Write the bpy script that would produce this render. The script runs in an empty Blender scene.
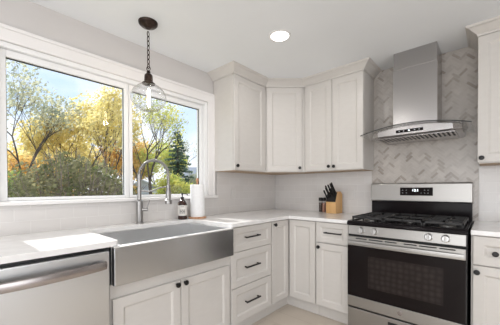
import bpy, bmesh, math, random
from mathutils import Vector, Matrix, noise
R = math.radians
C = bpy.context.scene.collection
sc = bpy.context.scene

# ------------------------------------------------------------------ camera
cam = bpy.data.cameras.new('camera'); co = bpy.data.objects.new('camera', cam); C.objects.link(co)
co.matrix_world = (Matrix.Translation((2.0946, -2.8326, 1.1845)) @ Matrix.Rotation(0.731, 4, 'Z')
                   @ Matrix.Rotation(math.pi/2 - 0.0115, 4, 'X') @ Matrix.Rotation(-0.004, 4, 'Z'))
cam.sensor_width = 36; cam.lens = 266.94/500*36; cam.shift_y = 0.0573; cam.clip_start = 0.02; cam.clip_end = 500
sc.camera = co

# ------------------------------------------------------------------ exposure, world, sun, added fill lights
sc.view_settings.view_transform = 'Standard'; sc.view_settings.look = 'None'
sc.view_settings.exposure = 0.0; sc.view_settings.gamma = 1.0; sc.view_settings.use_curve_mapping = False
SKY = 1.25; SUN = 5.6; CEIL_LAMP = 3.9; FILL = 18.5
w = bpy.data.worlds.new('sky'); sc.world = w; w.use_nodes = True
nt = w.node_tree; N = nt.nodes; L = nt.links
bg = N['Background']; bg.inputs['Strength'].default_value = SKY
tc = N.new('ShaderNodeTexCoord'); sx = N.new('ShaderNodeSeparateXYZ'); L.new(tc.outputs['Generated'], sx.inputs[0])
rp = N.new('ShaderNodeValToRGB'); L.new(sx.outputs['Z'], rp.inputs[0])
rp.color_ramp.elements[0].position = 0.0; rp.color_ramp.elements[0].color = (.80, .90, 1, 1)
rp.color_ramp.elements[1].position = .6; rp.color_ramp.elements[1].color = (.42, .66, 1, 1)
mp = N.new('ShaderNodeMapping'); mp.inputs['Scale'].default_value = (1, 1, 2.2); L.new(tc.outputs['Generated'], mp.inputs[0])
nz = N.new('ShaderNodeTexNoise'); nz.inputs['Scale'].default_value = 3.2; nz.inputs['Detail'].default_value = 7; L.new(mp.outputs[0], nz.inputs['Vector'])
r2 = N.new('ShaderNodeValToRGB'); L.new(nz.outputs['Fac'], r2.inputs[0])
r2.color_ramp.elements[0].position = .36; r2.color_ramp.elements[1].position = .56
mx = N.new('ShaderNodeMixRGB'); L.new(r2.outputs[0], mx.inputs[0]); L.new(rp.outputs[0], mx.inputs[1]); mx.inputs[2].default_value = (.95, .97, 1, 1)
L.new(mx.outputs[0], bg.inputs['Color'])

def light(name, kind, loc, energy, size=.1, rot=(0, 0, 0), col=(1, 1, 1), sy=None, spread=None):
    l = bpy.data.lights.new(name, kind); o = bpy.data.objects.new(name, l); C.objects.link(o)
    o.location = loc; o.rotation_euler = rot; l.energy = energy; l.color = col
    if kind == 'AREA':
        l.shape = 'DISK' if sy is None else 'RECTANGLE'; l.size = size
        if sy is not None: l.size_y = sy
        if spread: l.spread = spread
    elif kind == 'POINT': l.shadow_soft_size = size
    elif kind == 'SUN': l.angle = size
    return o
sun = light('sun', 'SUN', (-5, -2, 6), SUN, R(.6), col=(1, .975, .94))
sun.rotation_euler = Vector((1, .05, -.74)).to_track_quat('-Z', 'Y').to_euler()
CEIL = 2.333
WARM = (1, .97, .94)
for x, y in ((.95, -2.9), (2.6, -2.75), (.95, -4.5), (2.6, -4.5), (4.0, -2.75), (4.0, -4.5)):  # unseen ceiling lights added to brighten the room
    light('ceiling_area_light', 'AREA', (x, y, CEIL-.02), CEIL_LAMP, .15, col=WARM)
# fill lights added out of view, behind the camera and to the side
light('rear_fill', 'AREA', (2.4, -5.55, 1.15), FILL*2.6, 2.6, rot=(R(90), 0, 0), col=(.97, .98, 1), sy=2.1)
light('side_fill', 'AREA', (5.05, -3.2, 1.2), FILL*1.6, 2.0, rot=(R(90), 0, R(90)), col=(.98, .98, 1), sy=1.8)

# ------------------------------------------------------------------ materials
def mat(name, col, rough=.5, metal=0, **k):
    m = bpy.data.materials.new(name); m.use_nodes = True
    b = m.node_tree.nodes['Principled BSDF']
    b.inputs['Base Color'].default_value = (*col, 1); b.inputs['Roughness'].default_value = rough; b.inputs['Metallic'].default_value = metal
    for kk, v in k.items():
        kk = kk.replace('_', ' ')
        b.inputs[kk].default_value = v
    return m
def nd(m): return m.node_tree.nodes, m.node_tree.links, m.node_tree.nodes['Principled BSDF']
def noisy(m, c1, c2, scale=8, stretch=(1, 1, 1), bump=0, rr=None, detail=4, lo=.35, hi=.65):
    n, l, b = nd(m); t = n.new('ShaderNodeTexCoord'); p = n.new('ShaderNodeMapping'); p.inputs['Scale'].default_value = stretch
    z = n.new('ShaderNodeTexNoise'); z.inputs['Scale'].default_value = scale; z.inputs['Detail'].default_value = detail
    l.new(t.outputs['Object'], p.inputs[0]); l.new(p.outputs[0], z.inputs['Vector'])
    r = n.new('ShaderNodeValToRGB'); l.new(z.outputs['Fac'], r.inputs[0]); l.new(r.outputs[0], b.inputs['Base Color'])
    r.color_ramp.elements[0].position = lo; r.color_ramp.elements[1].position = hi
    r.color_ramp.elements[0].color = (*c1, 1); r.color_ramp.elements[1].color = (*c2, 1)
    if bump:
        q = n.new('ShaderNodeBump'); q.inputs['Strength'].default_value = bump; q.inputs['Distance'].default_value = .001
        l.new(z.outputs['Fac'], q.inputs['Height']); l.new(q.outputs[0], b.inputs['Normal'])
    if rr:
        q = n.new('ShaderNodeMapRange'); q.inputs['To Min'].default_value = rr[0]; q.inputs['To Max'].default_value = rr[1]
        l.new(z.outputs['Fac'], q.inputs[0]); l.new(q.outputs[0], b.inputs['Roughness'])
    return m
def bricks(m, c1, c2, mortar, w_, h_, ms, plane, rough=None, bump=.3):
    n, l, b = nd(m); t = n.new('ShaderNodeTexCoord'); s = n.new('ShaderNodeSeparateXYZ'); cb = n.new('ShaderNodeCombineXYZ')
    l.new(t.outputs['Object'], s.inputs[0]); l.new(s.outputs[plane[0]], cb.inputs[0]); l.new(s.outputs[plane[1]], cb.inputs[1])
    k = n.new('ShaderNodeTexBrick'); l.new(cb.outputs[0], k.inputs['Vector']); k.inputs['Scale'].default_value = 1
    k.inputs['Brick Width'].default_value = w_; k.inputs['Row Height'].default_value = h_; k.inputs['Mortar Size'].default_value = ms
    k.inputs['Mortar Smooth'].default_value = .2
    for nm, c in (('Color1', c1), ('Color2', c2), ('Mortar', mortar)): k.inputs[nm].default_value = (*c, 1)
    l.new(k.outputs['Color'], b.inputs['Base Color'])
    q = n.new('ShaderNodeBump'); q.inputs['Strength'].default_value = bump; q.inputs['Distance'].default_value = .002; q.invert = True
    l.new(k.outputs['Fac'], q.inputs['Height']); l.new(q.outputs[0], b.inputs['Normal'])
    return m
M = {}
M['wall'] = noisy(mat('wall_paint', (.66, .625, .60), .8), (.625, .60, .585), (.64, .615, .60), 3)
M['ceil'] = noisy(mat('ceiling_paint', (.8, .8, .8), .9), (.84, .86, .88), (.86, .88, .90), 2)
M['cab'] = noisy(mat('cabinet_paint', (.72, .68, .645), .38), (.620, .592, .560), (.635, .607, .575), 5, (3, 3, 8))
M['white'] = mat('white_trim_paint', (.84, .82, .81), .35)
M['plate'] = mat('pale_grey_plastic', (.66, .64, .62), .3)
M['vinyl'] = mat('white_vinyl', (.86, .86, .86), .3)
M['quartz'] = noisy(mat('white_quartz', (.82, .81, .80), .16), (.80, .785, .775), (.85, .84, .83), 14, rr=(.14, .2))
M['under'] = noisy(mat('cabinet_underside_wood', (.5, .36, .24), .6), (.40, .28, .18), (.52, .38, .26), 6, (1, 8, 1))
M['black'] = mat('matte_black_metal', (.012, .011, .011), .38, .3)
M['enamel'] = mat('black_enamel', (.009, .007, .008), .14, Specular_IOR_Level=.12)
M['blackside'] = mat('black_painted_side', (.012, .012, .013), .35)
M['iron'] = mat('cast_iron', (.02, .019, .019), .5)
def steel(name, c, stretch, r=(.22, .34), aniso=.5):
    m = mat(name, c, (r[0]+r[1])/2, 1); return m
    m = noisy(mat(name, c, .3, 1), tuple(v*.99 for v in c), tuple(min(1, v*1.01) for v in c), 22, stretch, rr=((r[0]+r[1])/2-.02, (r[0]+r[1])/2+.02), bump=0)
    return m
M['steelv'] = steel('brushed_steel_vertical', (.61, .62, .63), (1, 1, .004), (.3, .36))
M['steelh'] = steel('brushed_steel_horizontal', (.385, .372, .355), (.004, .004, 1), (.32, .38))
M['chimney'] = steel('brushed_hood_steel', (.44, .425, .42), (1, 1, .004), (.2, .26))
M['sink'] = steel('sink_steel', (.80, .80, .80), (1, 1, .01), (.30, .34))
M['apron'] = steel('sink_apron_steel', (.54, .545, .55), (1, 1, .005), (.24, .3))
M['nickel'] = mat('brushed_nickel', (.33, .32, .31), .3, 1)
M['chrome'] = mat('polished_steel', (.6, .59, .58), .16, 1)
M['knobsteel'] = mat('satin_knob_steel', (.52, .51, .50), .33, 1)
M['handle'] = mat('dark_steel_handle', (.40, .37, .36), .27, 1)
M['bronze'] = noisy(mat('dark_bronze', (.04, .025, .02), .35, .8), (.03, .02, .017), (.07, .045, .035), 30)
M['kwood'] = noisy(mat('knife_block_wood', (.62, .36, .14), .4), (.56, .31, .11), (.72, .44, .19), 8, (1, 1, .12))
M['wood'] = noisy(mat('stained_wood', (.5, .27, .15), .45), (.42, .21, .11), (.58, .34, .2), 12, (6, 1, 1))
M['amber'] = mat('amber_plastic', (.035, .012, .008), .12)
M['label'] = mat('cream_paper_label', (.72, .69, .65), .6)
M['ink'] = mat('label_ink', (.04, .04, .04), .6)
M['paper'] = noisy(mat('paper_towel_paper', (.88, .87, .87), .95), (.86, .85, .85), (.9, .9, .9), 60, bump=.6)
M['pepper'] = noisy(mat('peppercorns', (.05, .03, .025), .5), (.02, .012, .01), (.12, .08, .06), 300)
M['spice'] = noisy(mat('red_spice', (.35, .15, .09), .5), (.25, .09, .05), (.5, .28, .2), 300)
M['slot'] = mat('dark_slot', (.01, .01, .01), .6)
M['floor'] = bricks(mat('pale_oak_floor', (.6, .5, .4), .35), (.58, .51, .435), (.61, .54, .46), (.48, .41, .345), 1.2, .19, .002, (0, 1), bump=.05)
TC1, TC2, TM = (.66, .635, .615), (.69, .665, .645), (.73, .71, .69)
M['tileL'] = bricks(mat('glossy_subway_tile_side', TC1, .12), TC1, TC2, TM, .1524, .0762, .0022, (1, 2))
M['tileB'] = bricks(mat('glossy_subway_tile_back', TC1, .12), TC1, TC2, TM, .1524, .0762, .0022, (0, 2))
M['grout'] = mat('grout', (.62, .60, .58), .8)
def tile_attr():
    m = mat('marble_herringbone', (.6, .57, .54), .22); n, l, b = nd(m)
    a = n.new('ShaderNodeAttribute'); a.attribute_name = 'tone'
    r = n.new('ShaderNodeValToRGB'); l.new(a.outputs['Fac'], r.inputs[0])
    e = r.color_ramp.elements; e[0].position = 0; e[0].color = (.34, .30, .265, 1); e[1].position = 1; e[1].color = (.57, .53, .49, 1)
    x = e.new(.22); x.color = (.43, .385, .345, 1); x = e.new(.5); x.color = (.51, .47, .435, 1)
    t = n.new('ShaderNodeTexCoord'); z = n.new('ShaderNodeTexNoise'); z.inputs['Scale'].default_value = 14; z.inputs['Detail'].default_value = 6
    l.new(t.outputs['Object'], z.inputs['Vector'])
    q = n.new('ShaderNodeMixRGB'); q.blend_type = 'MULTIPLY'; q.inputs[0].default_value = .4
    g = n.new('ShaderNodeValToRGB'); g.color_ramp.elements[0].position = .3; g.color_ramp.elements[0].color = (.72, .7, .68, 1); g.color_ramp.elements[1].position = .6
    l.new(z.outputs['Fac'], g.inputs[0]); l.new(r.outputs[0], q.inputs[1]); l.new(g.outputs[0], q.inputs[2]); l.new(q.outputs[0], b.inputs['Base Color'])
    return m
M['marble'] = tile_attr()
def glass(name, col=(1, 1, 1), ior=1.45, thin=True, refl=1.0, pw=4.5, base=.05):
    m = bpy.data.materials.new(name); m.use_nodes = True; n = m.node_tree.nodes; l = m.node_tree.links; n.clear()
    o = n.new('ShaderNodeOutputMaterial'); t = n.new('ShaderNodeBsdfTransparent'); t.inputs[0].default_value = (*col, 1)
    g = n.new('ShaderNodeBsdfGlossy'); g.inputs['Roughness'].default_value = .01; f = n.new('ShaderNodeLayerWeight'); f.inputs[0].default_value = .5
    f2 = n.new('ShaderNodeMath'); f2.operation = 'POWER'; f2.inputs[1].default_value = pw; l.new(f.outputs['Facing'], f2.inputs[0])
    k = n.new('ShaderNodeMath'); k.operation = 'MULTIPLY_ADD'; k.inputs[1].default_value = .85*refl; k.inputs[2].default_value = base*refl; l.new(f2.outputs[0], k.inputs[0])
    x = n.new('ShaderNodeMixShader'); l.new(k.outputs[0], x.inputs[0]); l.new(t.outputs[0], x.inputs[1]); l.new(g.outputs[0], x.inputs[2]); l.new(x.outputs[0], o.inputs[0])
    return m
M['pane'] = glass('window_glass', (.985, .99, .99), 1.45, refl=.55)
M['globe'] = glass('clear_globe_glass', (.95, .955, .97), 1.5, refl=1.0, pw=2.3, base=.06)
M['hoodglass'] = glass('hood_glass', (.98, .985, .98), 1.5)
M['jarglass'] = glass('jar_glass', (.9, .9, .9), 1.45)
def emis(name, col, s):
    m = bpy.data.materials.new(name); m.use_nodes = True; n = m.node_tree.nodes; b = n['Principled BSDF']
    b.inputs['Emission Color'].default_value = (*col, 1); b.inputs['Emission Strength'].default_value = s; b.inputs['Base Color'].default_value = (.8, .8, .8, 1); return m
M['lamp'] = emis('lit_diffuser', (1, .98, .95), 6)
M['filament'] = emis('glowing_filament', (1, .80, .55), 14)
M['led'] = emis('display_digits', (.9, .97, 1), 3)
M['print'] = mat('panel_print', (.35, .36, .38), .5)
M['displayglass'] = mat('black_display_glass', (.011, .008, .008), .1, Specular_IOR_Level=.12)
def leafmat(name, c1, c2):
    m = bpy.data.materials.new(name); m.use_nodes = True; n = m.node_tree.nodes; l = m.node_tree.links; b = n['Principled BSDF']
    t = n.new('ShaderNodeTexCoord'); z = n.new('ShaderNodeTexNoise'); z.inputs['Scale'].default_value = 2.5; z.inputs['Detail'].default_value = 3
    l.new(t.outputs['Object'], z.inputs['Vector']); r = n.new('ShaderNodeValToRGB'); l.new(z.outputs['Fac'], r.inputs[0])
    r.color_ramp.elements[0].position = .35; r.color_ramp.elements[0].color = (*c1, 1); r.color_ramp.elements[1].position = .65; r.color_ramp.elements[1].color = (*c2, 1)
    l.new(r.outputs[0], b.inputs['Base Color']); b.inputs['Roughness'].default_value = .6
    tr = n.new('ShaderNodeBsdfTranslucent'); l.new(r.outputs[0], tr.inputs[0]); x = n.new('ShaderNodeMixShader'); x.inputs[0].default_value = .6
    l.new(b.outputs[0], x.inputs[1]); l.new(tr.outputs[0], x.inputs[2]); l.new(x.outputs[0], n['Material Output'].inputs[0]); return m
M['yellow'] = leafmat('yellow_leaves', (.72, .60, .20), (.90, .81, .44))
M['orange'] = leafmat('orange_leaves', (.72, .44, .12), (.88, .68, .28))
M['olive'] = leafmat('olive_leaves', (.30, .32, .18), (.62, .55, .28))
M['grey'] = leafmat('grey_green_leaves', (.34, .40, .33), (.66, .64, .44))
M['green'] = leafmat('green_leaves', (.16, .27, .08), (.42, .48, .16))
M['yg'] = leafmat('yellow_green_leaves', (.38, .50, .12), (.85, .78, .24))
M['bush'] = leafmat('bush_leaves', (.14, .17, .06), (.38, .35, .20))
M['twig'] = noisy(mat('twig_bark', (.25, .2, .17), .9), (.18, .14, .12), (.36, .3, .27), 10)
M['conif'] = leafmat('conifer_needles', (.06, .12, .08), (.14, .22, .15))
M['bark'] = noisy(mat('bark', (.12, .09, .07), .9), (.05, .04, .035), (.12, .095, .08), 12, (1, 1, .2))
M['lawn'] = noisy(mat('lawn', (.2, .24, .08), .9), (.16, .18, .06), (.45, .36, .14), 1.5)
M['shedwall'] = mat('pale_blue_siding', (.62, .70, .82), .6)
M['shedroof'] = mat('pale_metal_roof', (.62, .68, .78), .4)
M['roofdark'] = mat('slate_roof', (.36, .39, .46), .6)

# ------------------------------------------------------------------ mesh helpers
class Fr:
    """a: along the wall, d: out of the wall, z: up"""
    def __init__(s, o, a, d): s.o = Vector((o[0], o[1], 0)); s.a = Vector((a[0], a[1], 0)).normalized(); s.d = Vector((d[0], d[1], 0)).normalized()
    def __call__(s, a, d, z): return s.o + s.a*a + s.d*d + Vector((0, 0, z))
W = Fr((0, 0), (1, 0), (0, 1))             # world
BK = Fr((0, 0), (1, 0), (0, -1))           # back wall
LF = Fr((0, 0), (0, -1), (1, 0))           # window wall: a = -y, d = x
def bm_new(): return bmesh.new()
def box(bm, f, a0, a1, d0, d1, z0, z1):
    v = [bm.verts.new(f(a, d, z)) for a in (a0, a1) for d in (d0, d1) for z in (z0, z1)]
    fs = [bm.faces.new([v[i] for i in q]) for q in ((0, 1, 3, 2), (4, 6, 7, 5), (0, 4, 5, 1), (2, 3, 7, 6), (0, 2, 6, 4), (1, 5, 7, 3))]
    return v
def prism(bm, pts, z0, z1):
    lo = [bm.verts.new((x, y, z0)) for x, y in pts]; hi = [bm.verts.new((x, y, z1)) for x, y in pts]; n = len(pts)
    bm.faces.new(lo[::-1]); bm.faces.new(hi)
    for i in range(n): bm.faces.new((lo[i], lo[(i+1) % n], hi[(i+1) % n], hi[i]))
def extr(bm, f, prof, a0, a1):
    """profile of (d,z) extruded along a"""
    A = [bm.verts.new(f(a0, d, z)) for d, z in prof]; B = [bm.verts.new(f(a1, d, z)) for d, z in prof]; n = len(prof)
    bm.faces.new(A); bm.faces.new(B[::-1])
    for i in range(n): bm.faces.new((A[i], B[i], B[(i+1) % n], A[(i+1) % n]))
def lathe(bm, c, prof, seg=24, axis=(0, 0, 1)):
    q = Vector((0, 0, 1)).rotation_difference(Vector(axis)).to_matrix(); c = Vector(c); rings = []
    for r, h in prof:
        if r < 1e-6: rings.append([bm.verts.new(c + q @ Vector((0, 0, h)))])
        else: rings.append([bm.verts.new(c + q @ Vector((r*math.cos(2*math.pi*i/seg), r*math.sin(2*math.pi*i/seg), h))) for i in range(seg)])
    for A, B in zip(rings, rings[1:]):
        for i in range(seg):
            j = (i+1) % seg
            if len(A) == 1 and len(B) == 1: break
            if len(A) == 1: bm.faces.new((A[0], B[j], B[i]))
            elif len(B) == 1: bm.faces.new((A[i], A[j], B[0]))
            else: bm.faces.new((A[i], A[j], B[j], B[i]))
    if len(rings[0]) > 1 and prof[0] != prof[-1]: bm.faces.new(rings[0][::-1])
    if len(rings[-1]) > 1 and prof[0] != prof[-1]: bm.faces.new(rings[-1])
def tube(bm, pts, r, seg=10, cap=True, rs=None):
    pts = [Vector(p) for p in pts]; rings = []; n = None
    for i, p in enumerate(pts):
        t = (pts[min(i+1, len(pts)-1)] - pts[max(i-1, 0)]).normalized()
        if n is None: n = t.orthogonal().normalized()
        n = (n - t*n.dot(t))
        n = n.normalized() if n.length > 1e-6 else t.orthogonal().normalized()
        b = t.cross(n); rr = rs[i] if rs else r
        rings.append([bm.verts.new(p + n*rr*math.cos(2*math.pi*k/seg) + b*rr*math.sin(2*math.pi*k/seg)) for k in range(seg)])
    for A, B in zip(rings, rings[1:]):
        for i in range(seg): bm.faces.new((A[i], A[(i+1) % seg], B[(i+1) % seg], B[i]))
    if cap: bm.faces.new(rings[0][::-1]); bm.faces.new(rings[-1])
def obj(name, bm, m, parent=None, bevel=0, smooth=False, bseg=2, recalc=True):
    if recalc: bmesh.ops.recalc_face_normals(bm, faces=bm.faces)
    me = bpy.data.meshes.new(name)
    off = Vector((0, 0, 0)); p = parent
    while p is not None: off += p.location; p = p.parent
    if off.length: bmesh.ops.translate(bm, verts=bm.verts, vec=-off)
    bm.to_mesh(me); bm.free()
    me.materials.append(M[m] if isinstance(m, str) else m)
    o = bpy.data.objects.new(name, me); C.objects.link(o); o.parent = parent
    if smooth:
        for q in me.polygons: q.use_smooth = True
        me.set_sharp_from_angle(angle=R(40))
    if bevel:
        b = o.modifiers.new('edge', 'BEVEL'); b.width = bevel; b.segments = bseg; b.limit_method = 'ANGLE'; b.angle_limit = R(35)
    return o
def bobj(name, f, dims, m, parent=None, bevel=.0015, **k):
    bm = bm_new(); box(bm, f, *dims); return obj(name, bm, m, parent, bevel, **k)
def thing(name, label, cat, loc, group=None):
    o = bpy.data.objects.new(name, None); o.empty_display_size = .1; C.objects.link(o); o.location = loc
    o['label'] = label; o['category'] = cat
    if group: o['group'] = group
    return o
def tag(o, label, cat, group=None):
    o['label'] = label; o['category'] = cat
    if group: o['group'] = group
    return o
def struct(o): o['kind'] = 'structure'; return o

# ------------------------------------------------------------------ room shell
RX, RY = 4.9, -5.4
# wall_left: with the window opening   (a = -y)
OA0, OA1, OZ0, OZ1 = 1.128, 2.682, 1.10, 2.04
bm = bm_new()
box(bm, LF, -.15, OA0, -.16, 0, -.1, CEIL); box(bm, LF, OA1, -RY+.15, -.16, 0, -.1, CEIL)
box(bm, LF, OA0, OA1, -.16, 0, -.1, OZ0); box(bm, LF, OA0, OA1, -.16, 0, OZ1, CEIL)
wl = struct(obj('wall_left', bm, 'wall'))
bm = bm_new(); box(bm, W, .001, RX+.15, .001, .16, -.1, CEIL); wb = struct(obj('wall_back', bm, 'wall'))
# wall_right (never in view) and wall_front, each with an opening added to admit fill light
bm = bm_new(); box(bm, W, RX, RX+.15, -2.1, 0, -.1, CEIL); box(bm, W, RX, RX+.15, RY, -4.3, -.1, CEIL)
box(bm, W, RX, RX+.15, -4.3, -2.1, -.1, .25); box(bm, W, RX, RX+.15, -4.3, -2.1, 2.15, CEIL); struct(obj('wall_right', bm, 'wall'))
bm = bm_new(); box(bm, W, 0, 1.05, RY-.15, RY, -.1, CEIL); box(bm, W, 3.75, RX, RY-.15, RY, -.1, CEIL)
box(bm, W, 1.05, 3.75, RY-.15, RY, 2.2, CEIL); struct(obj('wall_front', bm, 'wall'))
bm = bm_new(); box(bm, W, -.16, RX+.15, RY-.15, .16, -.1, 0); struct(obj('floor', bm, 'floor'))
bm = bm_new(); box(bm, W, -.16, RX+.15, RY-.15, .16, CEIL, CEIL+.12); struct(obj('ceiling', bm, 'ceil'))
# tile skins (parts of their walls)
bm = bm_new(); box(bm, LF, 0, 1.018, 0, .006, .914, 1.353); box(bm, LF, 1.018, 3.3, 0, .006, .914, 1.086)
obj('subway_tile_backsplash', bm, 'tileL', wl)
bm = bm_new(); box(bm, BK, .007, 1.211, -.001, .006, .914, 1.353); box(bm, BK, 2.034, 2.9, -.001, .006, .914, 1.353)
obj('subway_tile_backsplash', bm, 'tileB', wb)
# herringbone marble behind the hood
def herringbone(x0, x1, z0, z1, L_=.069, w_=.023, g=.0014):
    rnd = random.Random(4); bm = bmesh.new(); c45 = math.cos(R(45)); tones = []
    cx, cz = (x0+x1)/2, (z0+z1)/2; n = int(L_/w_)
    lay = bm.faces.layers.float.new('tone')
    def tile(u0, v0, uw, vh):
        q = [(u0+g/2, v0+g/2), (u0+uw-g/2, v0+g/2), (u0+uw-g/2, v0+vh-g/2), (u0+g/2, v0+vh-g/2)]
        q = [(cx+(u-v)*c45, cz+(u+v)*c45) for u, v in q]
        if max(p[0] for p in q) < x0 or min(p[0] for p in q) > x1 or max(p[1] for p in q) < z0 or min(p[1] for p in q) > z1: return
        t = rnd.random(); t = rnd.uniform(.05, .4) if t < .18 else rnd.uniform(.45, 1)
        dz = rnd.uniform(0, .0006)
        lo = [bm.verts.new((p[0], -.001, p[1])) for p in q]; hi = [bm.verts.new((p[0], -.0065-dz, p[1])) for p in q]
        fs = [bm.faces.new(hi)] + [bm.faces.new((lo[i], lo[(i+1) % 4], hi[(i+1) % 4], hi[i])) for i in range(4)]
        for f in fs: f[lay] = t
    K = 75
    for i in range(-K, K):
        for j in range(-K, K):
            # horizontal tile at cells where (i-j) % 2n == 0 ; vertical where == n .. standard herringbone lattice
            m_ = (i-j) % (2*n)
            if m_ == 0: tile(i*w_, j*w_, L_, w_)
            if m_ == 2*n-1: tile(i*w_, j*w_, w_, L_) if False else None
    for i in range(-K, K):
        for j in range(-K, K):
            if (i-j) % (2*n) == n+ (n-1)*0 + 0: pass
    # vertical tiles: start just right of each horizontal tile end, one row step
    for i in range(-K, K):
        for j in range(-K, K):
            if (i-j) % (2*n) == 0: tile((i+n)*w_, (j-n+1)*w_, w_, L_)
    for co_, no in (((x0, 0, 0), (-1, 0, 0)), ((x1, 0, 0), (1, 0, 0)), ((0, 0, z0), (0, 0, -1)), ((0, 0, z1), (0, 0, 1))):
        bmesh.ops.bisect_plane(bm, geom=bm.verts[:]+bm.edges[:]+bm.faces[:], plane_co=co_, plane_no=no, clear_outer=True)
    return bm
o = obj('herringbone_marble_backsplash', herringbone(1.2115, 2.0305, .70, CEIL-.001), 'marble', wb)
bobj('grout_bed', BK, (1.2115, 2.0335, -.001, .0052, .70, CEIL-.001), 'grout', wb, 0)
# a short run of baseboard on the far walls
struct(bobj('baseboard_right', W, (RX-.015, RX-.001, RY+.02, -.02, .001, .11), 'white', None, .003))

# ------------------------------------------------------------------ window_1
win = struct(bpy.data.objects.new('window_1', None)); C.objects.link(win); win.location = (-.05, -1.905, 1.087)
bm = bm_new()
box(bm, LF, OA0-.001, OA0+.03, -.14, -.002, OZ0, OZ1); box(bm, LF, OA1-.03, OA1+.001, -.14, -.002, OZ0, OZ1)
box(bm, LF, OA0+.03, OA1-.03, -.14, -.002, OZ1-.03, OZ1); box(bm, LF, OA0+.03, OA1-.03, -.14, -.002, OZ0, OZ0+.012)
obj('window_frame', bm, 'vinyl', win, .002)
def sash(a0, a1, ga0, ga1, gz0, gz1, dd, z0=OZ0+.013, z1=OZ1-.031):
    bm = bm_new(); d0, d1 = dd-.025, dd+.02
    box(bm, LF, a0, ga0, d0, d1, z0, z1); box(bm, LF, ga1, a1, d0, d1, z0, z1); box(bm, LF, ga0, ga1, d0, d1, z0, gz0); box(bm, LF, ga0, ga1, d0, d1, gz1, z1)
    s = obj('sash', bm, 'vinyl', win, .003)
    bm = bm_new(); box(bm, LF, ga0-.004, ga1+.004, dd-.012, dd-.008, gz0-.004, gz1+.004); obj('glass_pane', bm, 'pane', s)
    bm = bm_new(); t = .003
    box(bm, LF, ga0, ga1, dd-.006, dd+.004, gz1-t*1.6, gz1); box(bm, LF, ga0, ga0+t, dd-.006, dd+.004, gz0, gz1); box(bm, LF, ga1-t, ga1, dd-.006, dd+.004, gz0, gz1)
    box(bm, LF, ga0, ga1, dd-.006, dd+.004, gz0, gz0+t*.6)
    obj('gasket', bm, 'slot', s)
sash(1.160, 1.893, 1.196, 1.864, 1.133, 1.965, -.055)
sash(1.897, 2.650, 1.929, 2.614, 1.133, 1.967, -.050)
bm = bm_new()   # casing boards: flat face with a raised outer band
CO0, CO1, CT = 1.050, 2.76, 2.1297
for a0, a1 in ((CO0, OA0), (OA1, CO1)): box(bm, LF, a0, a1, .0005, .016, 1.1105, OZ1)
box(bm, LF, CO0, CO1, .0005, .016, OZ1, CT)
obj('casing', bm, 'white', win, .003)
bm = bm_new(); box(bm, LF, CO0, CO0+.022, .0161, .024, 1.1105, CT); box(bm, LF, CO1-.022, CO1, .0161, .024, 1.1105, CT); box(bm, LF, CO0+.022, CO1-.022, .0161, .024, CT-.022, CT)
obj('casing_backband', bm, 'white', win, .003)
bobj('window_stool', LF, (1.02, 2.79, -.025, .034, 1.087, 1.11), 'white', win, .005)

# ------------------------------------------------------------------ cabinet pieces
def shaker(name, f, a0, a1, z0, z1, d0, parent, rail=.052, th=.019):
    bm = bm_new()
    def ring(i, d): return [bm.verts.new(f(a, d, z)) for a, z in ((a0+i, z0+i), (a1-i, z0+i), (a1-i, z1-i), (a0+i, z1-i))]
    rs = [ring(0, d0), ring(0, d0+th-.002), ring(.002, d0+th), ring(rail, d0+th), ring(rail+.006, d0+th-.003), ring(rail+.014, d0+th-.009)]
    bm.faces.new(rs[0]); bm.faces.new(rs[-1])
    for A, B in zip(rs, rs[1:]):
        for i in range(4): bm.faces.new((A[i], A[(i+1) % 4], B[(i+1) % 4], B[i]))
    return obj(name, bm, 'cab', parent)
def knob(f, a, z, d, parent, m='black'):
    bm = bm_new(); lathe(bm, f(a, d+.0002, z), [(.007, 0), (.0055, .010), (.007, .014), (.0155, .018), (.0165, .023), (.014, .028), (0, .0295)], 18, tuple(f.d)); return obj('knob', bm, m, parent, smooth=True)
def pull(f, a0, a1, z, d, parent):
    bm = bm_new()
    for a in (a0+.012, a1-.012): box(bm, f, a-.005, a+.005, d+.0002, d+.026, z-.005, z+.005)
    box(bm, f, a0, a1, d+.024, d+.035, z-.0055, z+.0055)
    return obj('handle', bm, 'black', parent, .0018)
D0 = .611; DF = .63
def base_body(f, a0, a1, parent, top=.883, front=.61):
    bm = bm_new(); box(bm, f, a0, a1, .01, front, .115, top); box(bm, f, a0+.0005, a1-.0005, .012, .564, .001, .1149)
    return obj('body', bm, 'cab', parent, .001)

# sink base
t = thing('base_cabinet', 'off-white two-door base cabinet directly under the steel farmhouse sink', 'cabinet', (.3, -1.85, 0), 'off-white base cabinets')
base_body(LF, 1.4215, 2.2845, t, top=.675)
ds = shaker('door', LF, 1.866, 2.278, .122, .600, D0, t); knob(LF, 1.895, .579, DF, ds)
ds = shaker('door', LF, 1.436, 1.860, .122, .600, D0, t); knob(LF, 1.836, .579, DF, ds)
# drawer base
t = thing('base_cabinet', 'off-white base cabinet with three stacked drawers beside the sink', 'cabinet', (.3, -1.16, 0), 'off-white base cabinets')
base_body(LF, .9035, 1.4205, t)
for z0, z1, zh in ((.684, .876, .791), (.405, .680, .551), (.122, .400, .271)):
    dr = shaker('drawer', LF, .912, 1.413, z0, z1, D0, t, rail=.045 if z0 > .6 else .052); pull(LF, 1.10, 1.275, zh, DF, dr)
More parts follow.
